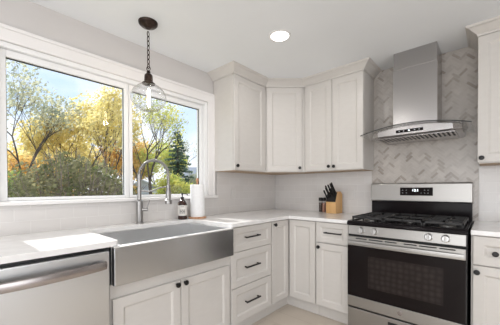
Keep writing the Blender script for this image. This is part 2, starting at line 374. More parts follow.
# corner base: L-shaped
t = thing('base_cabinet', 'off-white corner base cabinet with two tall doors meeting at the inside corner', 'cabinet', (.35, -.35, 0), 'off-white base cabinets')
bm = bm_new(); e = .9025; b0 = .61
prism(bm, [(.01, -.01), (.9185, -.01), (.9185, -b0), (b0, -b0), (b0, -e), (.01, -e)], .115, .883)
b1 = .564; prism(bm, [(.012, -.012), (.918, -.012), (.918, -b1), (b1, -b1), (b1, -.902), (.012, -.902)], .001, .1149)
obj('body', bm, 'cab', t)
ds = shaker('door', LF, .638, .896, .122, .876, D0, t); knob(LF, .869, .848, DF, ds)
shaker('door', BK, .638, .911, .122, .876, D0, t)
# drawer-over-door base by the range
t = thing('base_cabinet', 'narrow off-white base cabinet with one drawer over one door, between corner and range', 'cabinet', (1.07, -.3, 0), 'off-white base cabinets')
base_body(BK, .9195, 1.224, t)
dr = shaker('drawer', BK, .927, 1.218, .697, .876, D0, t, rail=.04); pull(BK, 1.012, 1.172, .790, DF, dr)
ds = shaker('door', BK, .927, 1.218, .122, .689, D0, t); knob(BK, .953, .654, DF, ds)
# right of the range
t = thing('base_cabinet', 'off-white base cabinet with knobbed drawer and door, other side of the range', 'cabinet', (2.25, -.3, 0), 'off-white base cabinets')
base_body(BK, 2.009, 2.60, t)
dr = shaker('drawer', BK, 2.019, 2.592, .697, .876, D0, t); knob(BK, 2.124, .778, DF, dr)
ds = shaker('door', BK, 2.019, 2.30, .122, .689, D0, t); knob(BK, 2.038, .651, DF, ds)
shaker('door', BK, 2.304, 2.592, .122, .689, D0, t)
# cabinet beyond the dishwasher (edge of frame)
# uppers
ZU, ZT = 1.355, 2.275; UD = .283; UF = .302
def upper_body(f, a0, a1, parent):
    bobj('body', f, (a0, a1, .0075, UD, ZU, ZT), 'cab', parent, .001)
    bobj('underside', f, (a0+.004, a1-.004, .02, UD-.002, ZU-.0025, ZU-.0002), 'under', parent, 0)
t = thing('wall_cabinet', 'tall single-door off-white wall cabinet nearest the window', 'cabinet', (.15, -.81, ZU), 'off-white wall cabinets')
upper_body(LF, .581, 1.055, t)
ds = shaker('door', LF, .588, 1.050, ZU+.006, 2.262, UD+.001, t, rail=.055); knob(LF, 1.025, 1.399, UF+.0005, ds)
t = thing('wall_cabinet', 'off-white wall cabinet set diagonally across the room corner', 'cabinet', (.25, -.25, ZU), 'off-white wall cabinets')
P1, P2 = Vector((UF, -.5795)), Vector((.603, -UF)); dirA = (P2-P1).normalized(); dirD = Vector((dirA.y, -dirA.x)); Lg = (P2-P1).length
inset = .0195; q1 = P1 - dirD*inset; q2 = P2 - dirD*inset
DG = Fr(tuple(P1 - dirD*UF), tuple(dirA), tuple(dirD))
bm = bm_new(); prism(bm, [(.0075, -.0075), (.6025, -.0075), (.6025, -UD), (q2.x, q2.y), (q1.x, q1.y), (UD, -.5795), (.0075, -.5795)], ZU, ZT); obj('body', bm, 'cab', t)
bm = bm_new(); prism(bm, [(.02, -.02), (.59, -.02), (.59, -.28), (q2.x-.01, q2.y+.008), (q1.x-.008, q1.y+.012), (.28, -.57), (.02, -.57)], ZU-.0025, ZU-.0002); obj('underside', bm, 'under', t)
ds = shaker('door', DG, .014, Lg-.018, ZU+.006, 2.262, UD+.001, t, rail=.055); knob(DG, Lg-.045, 1.399, UF+.0005, ds)
t = thing('wall_cabinet', 'double-door off-white wall cabinet between corner unit and range hood', 'cabinet', (.92, -.15, ZU), 'off-white wall cabinets')
upper_body(BK, .6035, 1.2300, t)
ds = shaker('door', BK, .624, .922, ZU+.006, 2.262, UD+.001, t, rail=.055); knob(BK, .896, 1.399, UF+.0005, ds)
ds = shaker('door', BK, .926, 1.226, ZU+.006, 2.262, UD+.001, t, rail=.055); knob(BK, .951, 1.396, UF+.0005, ds)
t = thing('wall_cabinet', 'off-white wall cabinet on the other side of the range hood', 'cabinet', (2.3, -.15, ZU), 'off-white wall cabinets')
upper_body(BK, 2.036, 2.66, t)
ds = shaker('door', BK, 2.030, 2.345, ZU+.006, 2.262, UD+.001, t, rail=.055); knob(BK, 2.052, 1.393, UF+.0005, ds)
shaker('door', BK, 2.349, 2.656, ZU+.006, 2.262, UD+.001, t, rail=.055)

# crown mouldings (mitred sweep)
def crown(name, path):
    prof = [(0, 2.262), (.008, 2.262), (.010, 2.276), (.018, 2.282), (.052, 2.314), (.066, 2.320), (.073, 2.331), (.073, CEIL-.0005), (0, CEIL-.0005)]
    P = [Vector(p) for p in path]; bm = bm_new(); rings = []
    for i, p in enumerate(P):
        ns = []
        if i > 0: e = (P[i]-P[i-1]).normalized(); ns.append(Vector((e.y, -e.x)))
        if i < len(P)-1: e = (P[i+1]-P[i]).normalized(); ns.append(Vector((e.y, -e.x)))
        if len(ns) == 2: m_ = (ns[0]+ns[1]).normalized(); m_ = m_/m_.dot(ns[0])
        else: m_ = ns[0]
        rings.append([bm.verts.new((p.x+m_.x*o_, p.y+m_.y*o_, z)) for o_, z in prof])
    n = len(prof)
    for A, B in zip(rings, rings[1:]):
        for k in range(n): bm.faces.new((A[k], A[(k+1) % n], B[(k+1) % n], B[k]))
    bm.faces.new(rings[0]); bm.faces.new(rings[-1])
    return struct(obj(name, bm, 'cab'))
crown('trim_1', [(.002, -1.057), (UF+.001, -1.057), (UF+.001, -.580), (.603, -UF-.001), (1.232, -UF-.001), (1.232, -.008)])
crown('trim_2', [(2.033, -.008), (2.033, -UF-.001), (2.70, -UF-.001)])

# ------------------------------------------------------------------ worktops
def arc(cx, cy, r, a0, a1, n=5): return [(cx+r*math.cos(R(a0+(a1-a0)*i/n)), cy+r*math.sin(R(a0+(a1-a0)*i/n))) for i in range(n+1)]
CE = .6473; r_ = .018; SX = .142
pts = [(.0065, -.0065), (1.2245, -.0065), (1.2245, -CE), (CE, -CE)]
pts += arc(CE-r_, -1.4315+r_, r_, 0, -90)
pts += arc(SX+.03, -1.4315-.03, .03, 90, 180)
pts += arc(SX+.03, -2.251+.03, .03, 180, 270)
pts += arc(CE-r_, -2.251-r_, r_, 90, 0)
pts += [(CE, -2.905), (.0065, -2.905)]
bm = bm_new(); prism(bm, pts, .884, .914)
tag(obj('worktop', bm, 'quartz', None, .0025), 'white quartz worktop running under the window and round the corner to the range', 'worktop')
bm = bm_new(); prism(bm, [(2.008, -.0065), (2.75, -.0065), (2.75, -CE), (2.008, -CE)], .884, .914)
tag(obj('worktop', bm, 'quartz', None, .0025), 'short white quartz worktop on the far side of the range', 'worktop')

# ------------------------------------------------------------------ sink
t = thing('farmhouse_sink', 'brushed stainless farmhouse sink with deep plain apron front', 'sink', (.4, -1.85, .677))
sy0, sy1, sxa, sxb = -2.281, -1.4235, .125, .664; ZS = .8835
bm = bm_new()
box(bm, W, sxa, .625, sy0, -2.232, .69, ZS); box(bm, W, sxa, .625, -1.448, sy1, .69, ZS)     # side rims
box(bm, W, sxa, .150, -2.232, -1.448, .69, ZS); box(bm, W, sxa, .625, sy0, sy1, .678, .69)
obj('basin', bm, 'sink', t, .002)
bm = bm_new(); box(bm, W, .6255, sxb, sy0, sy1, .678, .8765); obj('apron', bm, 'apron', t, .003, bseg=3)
bobj('front_rim', W, (.6255, sxb+.0005, sy0, sy1, .8767, .883), mat('sunlit_rim_steel', (.85, .85, .85), .5, .9), t, .002)  # rim steel lightened so its sunlit strip reads bright
bm = bm_new(); lathe(bm, (.37, -1.84, .6903), [(.056, 0), (.054, .003), (.044, .0035), (.040, .0015), (0, .0015)], 28); obj('drain', bm, 'chrome', t, smooth=True)

# ------------------------------------------------------------------ dishwasher
t = thing('dishwasher', 'stainless steel dishwasher with long bowed bar handle', 'dishwasher', (.3, -2.6, 0))
bm = bm_new(); box(bm, LF, 2.2872, 2.895, .02, .612, .10, .876); box(bm, LF, 2.31, 2.88, .02, .55, .001, .10); obj('body', bm, 'blackside', t)
bm = bm_new(); box(bm, LF, 2.299, 2.893, .6125, .652, .105, .866); obj('door', bm, 'steelv', t, .006, bseg=3)
bm = bm_new(); a0, a1 = 2.322, 2.872; A = []
n = 24
for i in range(n+1):
    s = i/n; a = a0+(a1-a0)*s; d = .672 + .040*math.sin(math.pi*s)**.8
    A.append([bm.verts.new(LF(a, dd, z)) for dd, z in ((d-.006, .780), (d+.004, .783), (d+.009, .800), (d+.004, .819), (d-.006, .822))])
for p, q in zip(A, A[1:]):
    for k in range(5): bm.faces.new((p[k], p[(k+1) % 5], q[(k+1) % 5], q[k]))
bm.faces.new(A[0]); bm.faces.new(A[-1])
box(bm, LF, a0, a0+.02, .6522, .672, .79, .815); box(bm, LF, a1-.02, a1, .6522, .672, .79, .815)
obj('handle', bm, 'handle', t, smooth=True)

# ------------------------------------------------------------------ faucet
fx, fy = .078, -1.866
t = thing('kitchen_faucet', 'tall arched pull-down kitchen faucet of brushed nickel behind the sink', 'faucet', (fx, fy, .9142))
bm = bm_new(); lathe(bm, (fx, fy, .9143), [(.030, 0), (.030, .006), (.025, .010), (.025, .172), (.018, .180), (.015, .182)], 28); obj('base', bm, 'nickel', t, smooth=True)
u = Vector((.62, .78, 0)).normalized(); q = Vector((fx, fy, 0)); rad = .108
bm = bm_new(); path = [q+Vector((0, 0, 1.0963)), q+Vector((0, 0, 1.2)), q+Vector((0, 0, 1.295))]
path += [q + u*(rad-rad*math.cos(R(a))) + Vector((0, 0, 1.295+rad*math.sin(R(a)))) for a in range(8, 181, 8)]
path += [q+u*2*rad+Vector((0, 0, 1.285)), q+u*2*rad+Vector((0, 0, 1.20))]
rs = [.0125]*2 + [.012] + [.0085]*(len(path)-3)
tube(bm, path[:3], .0150, 14); tube(bm, path[2:], .0075, 12)
obj('arched_spout', bm, 'nickel', t, smooth=True)
bm = bm_new(); coil = []    # spring round the arch
turns = 46
cl = path[2:]; lens = [0]
for a, b in zip(cl, cl[1:]): lens.append(lens[-1]+(b-a).length)
for i in range(turns*8+1):
    s = lens[-1]*i/(turns*8); k = max(j for j in range(len(lens)) if lens[j] <= s+1e-9); k = min(k, len(cl)-2)
    f_ = (s-lens[k])/(lens[k+1]-lens[k]); p = cl[k].lerp(cl[k+1], f_); tn = (cl[k+1]-cl[k]).normalized(); sd = Vector((-u.y, u.x, 0)); nn = tn.cross(sd)
    an = 2*math.pi*i/8; coil.append(p + sd*.0112*math.cos(an) + nn*.0112*math.sin(an))
tube(bm, coil, .0024, 5); obj('spring', bm, 'nickel', t, smooth=True)
hp = q+u*2*rad
bm = bm_new(); lathe(bm, (hp.x, hp.y, 1.062), [(.022, 0), (.0265, .003), (.0265, .030), (.0195, .036), (.0195, .095), (.016, .115), (.0125, .14), (.0125, .15)], 22); obj('spray_head', bm, 'nickel', t, smooth=True)
bm = bm_new(); arm = [q+u*.012+Vector((0, 0, 1.168)), q+u*.06+Vector((0, 0, 1.163)), q+u*.10+Vector((0, 0, 1.168)), q+u*.15+Vector((0, 0, 1.190)), q+u*.20+Vector((0, 0, 1.198))]
tube(bm, arm, .0055, 10); lathe(bm, (hp.x, hp.y, 1.186), [(.013, 0), (.016, .001), (.016, .021), (.013, .022)], 20); lathe(bm, (fx, fy, 1.155), [(.0132, 0), (.017, .001), (.017, .024), (.0132, .025)], 20)
obj('holder_arm', bm, 'nickel', t, smooth=True)
bm = bm_new(); tube(bm, [q+u*.020+Vector((0, 0, .985+.035)), q+u*.062+Vector((0, 0, .985+.035))], .0125, 14)
tube(bm, [q+u*.052+Vector((0, 0, 1.02)), q+u*.064+Vector((0, 0, 1.06)), q+u*.074+Vector((0, 0, 1.098))], .0055, 10, rs=[.0045, .005, .0058]); obj('lever', bm, 'nickel', t, smooth=True)

# ------------------------------------------------------------------ soap bottle, towel roll
bx, by = .098, -1.492
t = thing('soap_bottle', 'dark amber pump soap bottle with cream paper label beside the sink', 'bottle', (bx, by, .9142))
bm = bm_new(); lathe(bm, (bx, by, .9143), [(.034, 0), (.039, .004), (.039, .132), (.036, .146), (.023, .165), (.014, .172), (.014, .181)], 28); obj('bottle_body', bm, 'amber', t, smooth=True)
bm = bm_new(); lathe(bm, (bx, by, .9143), [(.0393, .034), (.0396, .034), (.0396, .124), (.0393, .124), (.0393, .034)], 28); lb = obj('label_sticker', bm, 'label', t, smooth=True)
# dark print lines wrapped round the side that faces the room
bm = bm_new(); va = math.atan2(-2.83-by, 2.09-bx)
def band(bm, a0, a1, z0, z1, r=.0399):
    n = max(2, int((a1-a0)/6)); pr = None
    for i in range(n+1):
        a = va+R(a0+(a1-a0)*i/n); p = [bm.verts.new((bx+r*math.cos(a), by+r*math.sin(a), z)) for z in (z0, z1)]
        if pr: bm.faces.new((pr[0], p[0], p[1], pr[1]))
        pr = p
for z0, h, segs in ((.9143+.110, .0035, ((-22, 22),)), (.9143+.080, .006, ((-34, -12), (-8, 14), (18, 34))), (.9143+.068, .006, ((-34, -2), (3, 34))), (.9143+.056, .006, ((-34, -16), (-11, 10), (15, 30)))):
    for s0, s1 in segs: bm = bm_new(); band(bm, s0, s1, z0, z0+h); obj('printed_word', bm, 'ink', lb)
bm = bm_new(); lathe(bm, (bx, by, 1.0955), [(.0145, 0), (.0145, .012), (.006, .015), (.0045, .017), (.0045, .034), (.010, .036), (.010, .043), (.006, .047), (0, .047)], 18)
n_ = Vector((.45, .89, 0)).normalized(); tube(bm, [Vector((bx, by, 1.1365)), Vector((bx, by, 1.1365))+n_*.03, Vector((bx, by, 1.132))+n_*.042, Vector((bx, by, 1.124))+n_*.046], .004, 8)
obj('pump', bm, 'black', t, smooth=True)

tx, ty = .118, -1.345
t = thing('paper_towel_holder', 'round wooden paper towel stand on the worktop beside the soap', 'towel holder', (tx, ty, .9142))
bm = bm_new(); lathe(bm, (tx, ty, .9143), [(.078, 0), (.080, .004), (.080, .011), (.076, .014), (0, .014)], 40); obj('base', bm, 'wood', t, smooth=True)
bm = bm_new(); lathe(bm, (tx, ty, .9284), [(.008, 0), (.008, .312), (.011, .318), (.014, .330), (.0125, .342), (.006, .349), (0, .350)], 18); obj('post', bm, 'wood', t, smooth=True)
bm = bm_new(); lathe(bm, (tx, ty, .9287), [(.020, 0), (.060, 0), (.0635, .003), (.064, .15), (.0635, .287), (.060, .290), (.020, .290), (.020, 0)], 48)
tag(obj('paper_towel_roll', bm, 'paper', None, smooth=True), 'white roll of paper towel standing on the wooden holder', 'paper towel')

# ------------------------------------------------------------------ grinders & knife block
for x, y, m_, lab in ((.678, -.060, 'pepper', 'black-capped spice jar with dark brown filling, beside the reddish one'), (.722, -.068, 'spice', 'black-capped spice jar with reddish brown filling, next to the knife block')):
    t = thing('spice_jar', lab, 'jar', (x, y, .9142), 'spice jars beside the knife block')
    bm = bm_new(); lathe(bm, (x, y, .9143), [(.019, 0), (.0205, .003), (.0205, .118), (.018, .124)], 22); obj('glass', bm, 'jarglass', t, smooth=True)
    bm = bm_new(); lathe(bm, (x, y, .9160), [(.0185, 0), (.0185, .100), (0, .100)], 20); obj('contents', bm, m_, t, smooth=True)
    bm = bm_new(); lathe(bm, (x, y, 1.0386), [(.0205, 0), (.0215, .002), (.0215, .030), (.019, .036), (0, .036)], 22); obj('cap', bm, 'black', t, smooth=True)
t = thing('knife_block', 'honey-coloured wooden knife block holding black-handled knives near the range', 'knife block', (.86, -.11, .9142))
KB = Fr((.797, -.172), (.116, -.012), (.012, .116))      # a across the front, d towards the wall
kw = .115
prof = [(0, .9143), (.135, .9143), (.135, 1.115), (.100, 1.145), (.036, 1.135), (0, 1.035)]
bm = bm_new(); extr(bm, KB, prof, 0, kw); obj('block', bm, 'kwood', t, .002)
bm = bm_new(); extr(bm, KB, [(-.001, 1.036), (.0345, 1.1355), (.028, 1.138), (-.0075, 1.0385)], .003, kw-.003); obj('black_insert', bm, 'black', t, .001)
kd = Vector((0, 0, 0)) + KB.d*(-.50) + Vector((0, 0, .85)) + KB.a*(-.12); kd.normalize()
for a, s, ln in ((.012, .35, .085), (.016, .9, .080), (.040, .45, .105), (.046, .95, .085), (.070, .55, .082), (.078, .95, .095), (.096, .45, .098), (.100, .9, .112)):
    p = KB(a, -.007+.036*s, 1.041+.098*s)
    t2 = thing('kitchen_knife', 'black-handled kitchen knife pushed into the wooden knife block', 'knife', tuple(p), 'knives in the block')
    sd = kd.cross(KB.a).normalized(); bm = bm_new()
    ring = []
    ln *= 1.12
    for h, wd, th in ((.002, .009, .006), (.010, .010, .0065), (ln*.5, .0085, .006), (ln*.85, .0105, .0065), (ln, .008, .005)):
        ring.append([bm.verts.new(p+kd*h+sd*wd*sx_+KB.a*th*sy_) for sx_, sy_ in ((-1, -.5), (-.5, -1), (.5, -1), (1, -.5), (1, .5), (.5, 1), (-.5, 1), (-1, .5))])
    for A_, B_ in zip(ring, ring[1:]):
        for k in range(8): bm.faces.new((A_[k], A_[(k+1) % 8], B_[(k+1) % 8], B_[k]))
    bm.faces.new(ring[0]); bm.faces.new(ring[-1]); hd = obj('knife_handle', bm, 'black', t2, smooth=True)
    for h in (.3, .7):
        bm = bm_new(); lathe(bm, p+kd*ln*h+KB.a*(-.0068), [(.0017, 0), (.0017, .001), (0, .001)], 8, tuple(-KB.a))
        obj('rivet', bm, 'chrome', hd)

# ------------------------------------------------------------------ outlets
for f, a, z, lab in ((LF, .776, 1.125, 'white wall outlet plate on the tile beneath the cabinet nearest the window'), (BK, 1.005, 1.115, 'white wall outlet plate on the tile between knife block and range')):
    p = f(a, .006, z); t = thing('wall_outlet', lab, 'outlet', tuple(p), 'wall outlets')
    bobj('plate', f, (a-.035, a+.035, .0062, .011, z-.0575, z+.0575), 'plate', t, .002)
    bobj('receptacle', f, (a-.017, a+.017, .0112, .013, z-.034, z+.034), 'plate', t, .002)

# ------------------------------------------------------------------ range
X0, X1 = 1.2285, 1.9965; XC = (X0+X1)/2
t = thing('gas_range', 'freestanding gas range in stainless steel and black with oven below', 'range', (XC, -.33, 0))
bm = bm_new(); box(bm, BK, X0+.004, X1-.004, .02, .638, .05, .886)
box(bm, BK, X0+.03, X0+.07, .08, .12, .001, .05); box(bm, BK, X1-.07, X1-.03, .08, .12, .001, .05); box(bm, BK, X0+.03, X0+.07, .55, .59, .001, .05); box(bm, BK, X1-.07, X1-.03, .55, .59, .001, .05)
obj('body', bm, 'blackside', t, .002)
bm = bm_new(); extr(bm, BK, [(.085, .887), (.66, .887), (.678, .882), (.684, .892), (.680, .908), (.668, .917), (.64, .918), (.63, .910), (.11, .910), (.10, .916), (.085, .916)], X0, X1)
box(bm, BK, X0, X0+.022, .10, .64, .905, .918); box(bm, BK, X1-.022, X1, .10, .64, .905, .918)
obj('cooktop', bm, 'enamel', t, .002)
bm = bm_new(); extr(bm, BK, [(.639, .808), (.668, .808), (.662, .8805), (.639, .8805)], X0+.006, X1-.010); obj('control_panel', bm, 'steelh', t, .002)
bobj('panel_shadow_gap', BK, (X0+.004, X1-.004, .6385, .652, .7935, .8075), 'slot', t, 0)
for x in (1.337, 1.436, 1.787, 1.882):
    bm = bm_new(); c = BK(x, .6652, .8455)
    lathe(bm, c, [(.026, 0), (.026, .004), (.0225, .006), (.0215, .020), (.019, .023), (0, .023)], 26, (0, -1, .08)); kk = obj('burner_knob', bm, 'knobsteel', t, smooth=True)
    bm = bm_new(); box(bm, BK, x-.0055, x+.0055, .687, .704, .8245, .8705); obj('knob_grip', bm, 'knobsteel', kk, .003)
# burners
for x, d, r in ((1.36, .50, .045), (1.36, .24, .034), (1.6175, .37, .04), (1.875, .50, .05), (1.875, .24, .036)):
    bm = bm_new(); lathe(bm, BK(x, d, .9105), [(r, 0), (r, .008), (r*.86, .012)], 26); bb = obj('burner', bm, 'nickel', t, smooth=True)
    bm = bm_new(); lathe(bm, BK(x, d, .9226), [(r*.8, 0), (r*.82, .006), (r*.7, .009), (0, .009)], 26); obj('burner_cap', bm, 'iron', bb, smooth=True)
# grates
def grate(x0, x1, cen, parent):
    bm = bm_new(); y0, y1 = .125, .625; zt = .950; tb = .006; dz = .016
    def bar(xa, ya, xb, yb, hgt=dz):
        a = Vector((xa, ya)); b = Vector((xb, yb)); e = (b-a).normalized(); n_ = Vector((-e.y, e.x))*tb
        prism(bm, [tuple((lambda v: (v.x, -v.y))(p)) for p in (a+n_, b+n_, b-n_, a-n_)], zt-hgt, zt)
    for x in (x0+tb, x1-tb): bar(x, y0, x, y1)
    for y in (y0+tb, y1-tb, (y0+y1)/2): bar(x0, y, x1, y)
    for x, y in cen:
        for k in range(4):
            a = R(45+90*k) if False else R(90*k)
            ex = x0 if k == 2 else x1 if k == 0 else x; ey = y
            if k == 1: ey = y1 if y > .37 else (y0+y1)/2
            if k == 3: ey = y0 if y < .37 else (y0+y1)/2
            if len(cen) == 1: ey = {1: y1, 3: y0}.get(k, y)
            bar(x+.028*math.cos(a), y+.028*math.sin(a), ex, ey, .013)
    for x in (x0+tb, x1-tb):
        for y in (y0+tb, y1-tb, (y0+y1)/2): box(bm, BK, x-tb, x+tb, y-tb, y+tb, .9108 if tb < x-X0-.02 and x < X1-.03 else .9183, zt-.005)
    return obj('grate', bm, 'iron', parent, .0015)
grate(X0+.022, 1.486, [(1.36, .50), (1.36, .24)], t); grate(1.489, 1.746, [(1.6175, .37)], t); grate(1.749, X1-.022, [(1.875, .50), (1.875, .24)], t)
# backguard
bobj('backguard_base', BK, (X0+.002, X1-.002, .008, .066, .887, 1.0565), 'enamel', t, .003)
bm = bm_new(); extr(bm, BK, [(.008, 1.057), (.086, 1.057), (.088, 1.066), (.083, 1.216), (.075, 1.2245), (.008, 1.2245)], X0, X1); bgd = obj('backguard', bm, 'steelh', t, .004, bseg=3)
bm = bm_new(); extr(bm, BK, [(.080, 1.112), (.0879, 1.112), (.0856, 1.184), (.078, 1.184)], 1.483, 1.735); dp = obj('display_panel', bm, 'displayglass', t, .002)
def text(body, size, loc, parent, m='led', rz=0.0, ext=.0004):
    cu = bpy.data.curves.new('digits', 'FONT'); cu.body = body; cu.size = size; cu.extrude = ext; cu.align_x = 'CENTER'; cu.align_y = 'CENTER'
    tmp = bpy.data.objects.new('digits', cu); C.objects.link(tmp); bpy.context.view_layer.update()
    me = bpy.data.meshes.new_from_object(tmp.evaluated_get(bpy.context.evaluated_depsgraph_get())); bpy.data.objects.remove(tmp)
    me.transform(Matrix.Translation(loc) @ Matrix.Rotation(rz, 4, 'Z') @ Matrix.Rotation(R(90), 4, 'X'))
    bm = bmesh.new(); bm.from_mesh(me); return obj('clock_digits', bm, m, parent, recalc=False)
text('12:1', .030, (1.605, -.0880, 1.158), dp)
for x in (1.505, 1.535, 1.675, 1.70):
    for z in (1.135, 1.160): bobj('button_mark', BK, (x-.004, x+.004, .0855, .0885, z-.0022, z+.0022), 'print', dp, 0)
bobj('button_mark', BK, (1.645, 1.652, .0855, .0885, 1.133, 1.137), 'print', dp, 0)
# oven door
od = obj('oven_door', (lambda b: (box(b, BK, X0+.005, X1-.005, .6385, .672, .222, .7925), b)[1])(bm_new()), 'blackside', t, .003)
bm = bm_new(); box(bm, BK, X0+.005, X1-.010, .6722, .682, .7215, .7925); dt = obj('door_top_rail', bm, 'steelh', od, .003)
for a, b in ((1.30, 1.385), (1.40, 1.50), (1.515, 1.595), (1.64, 1.72), (1.735, 1.835), (1.85, 1.935)): bobj('vent_slot', BK, (a, b, .679, .6828, .776, .7845), 'slot', dt, 0)
bm = bm_new(); n = 24; A = []
for i in range(n+1):
    s = i/n; x = X0+.012+(X1-X0-.03)*s; d = .692 + .008*math.sin(math.pi*s)
    A.append([bm.verts.new(BK(x, dd, z)) for dd, z in ((d-.003, .7235), (d+.004, .7255), (d+.006, .742), (d+.004, .7585), (d-.003, .7605))])
for p, q_ in zip(A, A[1:]):
    for k in range(5): bm.faces.new((p[k], p[(k+1) % 5], q_[(k+1) % 5], q_[k]))
bm.faces.new(A[0]); bm.faces.new(A[-1])
box(bm, BK, X0+.012, X0+.035, .6822, .693, .73, .762); box(bm, BK, X1-.041, X1-.018, .6822, .693, .73, .762)
obj('handle', bm, 'steelh', od, smooth=True)
bobj('door_glass', BK, (X0+.005, X1-.010, .6722, .680, .3125, .7205), 'displayglass', od, .002)
# oven window: dark glass printed with a dot screen
m_ = mat('dotted_oven_window', (.05, .04, .037), .12, Specular_IOR_Level=.12); n, l, b = nd(m_)
tcd = n.new('ShaderNodeTexCoord'); vo = n.new('ShaderNodeTexVoronoi'); vo.inputs['Scale'].default_value = 26; vo.inputs['Randomness'].default_value = .25
l.new(tcd.outputs['Object'], vo.inputs['Vector']); rr = n.new('ShaderNodeValToRGB'); l.new(vo.outputs['Distance'], rr.inputs[0])
rr.color_ramp.elements[0].color = (.045, .036, .033, 1); rr.color_ramp.elements[1].color = (.022, .017, .016, 1); rr.color_ramp.elements[1].position = .6
l.new(rr.outputs[0], b.inputs['Base Color'])
bobj('oven_window', BK, (1.394, 1.872, .6801, .6808, .402, .650), m_, od, 0)
bobj('door_bottom_rail', BK, (X0+.005, X1-.010, .6722, .682, .228, .3118), 'steelh', od, .003)
bm = bm_new(); lathe(bm, BK(1.6165, .6822, .273), [(.0165, 0), (.0165, .0015), (.014, .002), (.0135, .001), (0, .001)], 26, (0, -1, 0)); bd = obj('round_emblem', bm, 'handle', od, smooth=True)
bm = bm_new(); pts_ = []
for s_ in (-1, 1):
    cc = BK(1.6165+s_*.0042, .6838, .273); ring = [cc + Vector((.0042*math.cos(a), 0, .0050*math.sin(a))) for a in [i*math.pi/6 for i in range(2, 13)]]
    tube(bm, ring, .0007, 5)
obj('emblem_script', bm, 'chrome', bd)
bm = bm_new(); box(bm, BK, X0+.005, X1-.010, .640, .676, .052, .214); dw = obj('storage_drawer', bm, 'steelh', t, .003)
bobj('drawer_grip', BK, (1.535, 1.70, .672, .6768, .160, .185), 'slot', dw, .002)

# ------------------------------------------------------------------ hood
t = thing('range_hood', 'stainless steel chimney range hood with curved glass canopy above the range', 'range hood', (1.63, -.2, 1.56))
bm = bm_new(); box(bm, BK, 1.471, 1.7874, .0085, .2837, 1.66, 2.185); obj('lower_duct_cover', bm, 'chimney', t, .002)
bm = bm_new(); box(bm, BK, 1.474, 1.7844, .0085, .2810, 2.1852, CEIL-.0005); obj('upper_duct_cover', bm, 'chimney', t, .002)
# canopy body: tapered
HC = 1.648; bm = bm_new()
def hoodring(z, hw, d1, ch): return [bm.verts.new(BK(a, d, z)) for a, d in ((HC-hw, .0085), (HC-hw, d1-ch*.8), (HC-hw+ch, d1), (HC+hw-ch, d1), (HC+hw, d1-ch*.8), (HC+hw, .0085))]
r1 = hoodring(1.563, .285, .43, .05); r2_ = hoodring(1.585, .300, .455, .05)
top = []
n = 16
def gz(x): return 1.676 - .054*((x-1.638)/.3665)**2
# upper edge follows the glass curve
up = [bm.verts.new(BK(a, d, gz(a)-.004 if abs(a-HC) < .31 else gz(a)-.004)) for a, d in ((HC-.300, .0085), (HC-.300, .415), (HC-.25, .455), (HC-.12, .455), (HC, .455), (HC+.12, .455), (HC+.25, .455), (HC+.300, .415), (HC+.300, .0085))]
mid = [bm.verts.new(BK(a, d, 1.602)) for a, d in ((HC-.300, .0085), (HC-.300, .415), (HC-.25, .455), (HC-.12, .455), (HC, .455), (HC+.12, .455), (HC+.25, .455), (HC+.300, .415), (HC+.300, .0085))]
low = [bm.verts.new(BK(a, d, 1.594)) for a, d in ((HC-.280, .0085), (HC-.280, .395), (HC-.24, .430), (HC-.12, .430), (HC, .430), (HC+.12, .430), (HC+.24, .430), (HC+.280, .395), (HC+.280, .0085))]
for v in r1+r2_: bm.verts.remove(v)
for A_, B_ in ((up, mid), (mid, low)):
    for k in range(8): bm.faces.new((A_[k], A_[k+1], B_[k+1], B_[k]))
    bm.faces.new((A_[0], B_[0], B_[8], A_[8]))
bm.faces.new(up); bm.faces.new(low)
obj('canopy', bm, 'chimney', t, .002)
bm = bm_new()   # glass: arched sheet, front edge bowed
n = 28; top_, bot_ = [], []
for i in range(n+1):
    s = -1+2*i/n; x = 1.638+.3665*s; df = .50 - .0*s*s; z = gz(x)
    col = []
    for d in (.0085, .2, .35, df): col.append((bm.verts.new(BK(x, d, z+.006)), bm.verts.new(BK(x, d, z))))
    top_.append(col)
for A_, B_ in zip(top_, top_[1:]):
    for k in range(3):
        bm.faces.new((A_[k][0], B_[k][0], B_[k+1][0], A_[k+1][0])); bm.faces.new((A_[k][1], A_[k+1][1], B_[k+1][1], B_[k][1]))
    bm.faces.new((A_[3][0], B_[3][0], B_[3][1], A_[3][1])); bm.faces.new((A_[0][0], A_[0][1], B_[0][1], B_[0][0]))
for c_ in (top_[0], top_[-1]):
    for k in range(3): bm.faces.new((c_[k][0], c_[k+1][0], c_[k+1][1], c_[k][1]))
gl = obj('glass_canopy', bm, 'hoodglass', t)
bm = bm_new(); tube(bm, [BK(1.638+.3665*(-1+2*i/n), .5015, gz(1.638+.3665*(-1+2*i/n))+.003) for i in range(n+1)], .0032, 6); obj('glass_edge', bm, mat('dark_glass_edge', (.015, .018, .018), .5), gl, smooth=True)
bobj('control_strip', BK, (1.535, 1.72, .4552, .458, 1.618, 1.640), 'displayglass', t, .001)
for x in (1.56, 1.59, 1.627, 1.665, 1.695):
    bm = bm_new(); lathe(bm, BK(x, .4581, 1.629), [(.0045, 0), (.0045, .002), (0, .002)], 12, (0, -1, 0)); obj('control_button', bm, 'led' if x == 1.627 else 'print', t)
# baffle filters with slots on the sloping underside
bm = bm_new(); box(bm, BK, HC-.262, HC+.262, .05, .42, 1.5885, 1.5938); fl = obj('filter', bm, 'chimney', t, .001)
for k in range(18):
    x = HC-.245+k*.0288; bobj('filter_slot', BK, (x-.0065, x+.0065, .22, .405, 1.5875, 1.5884), 'slot', fl, 0)

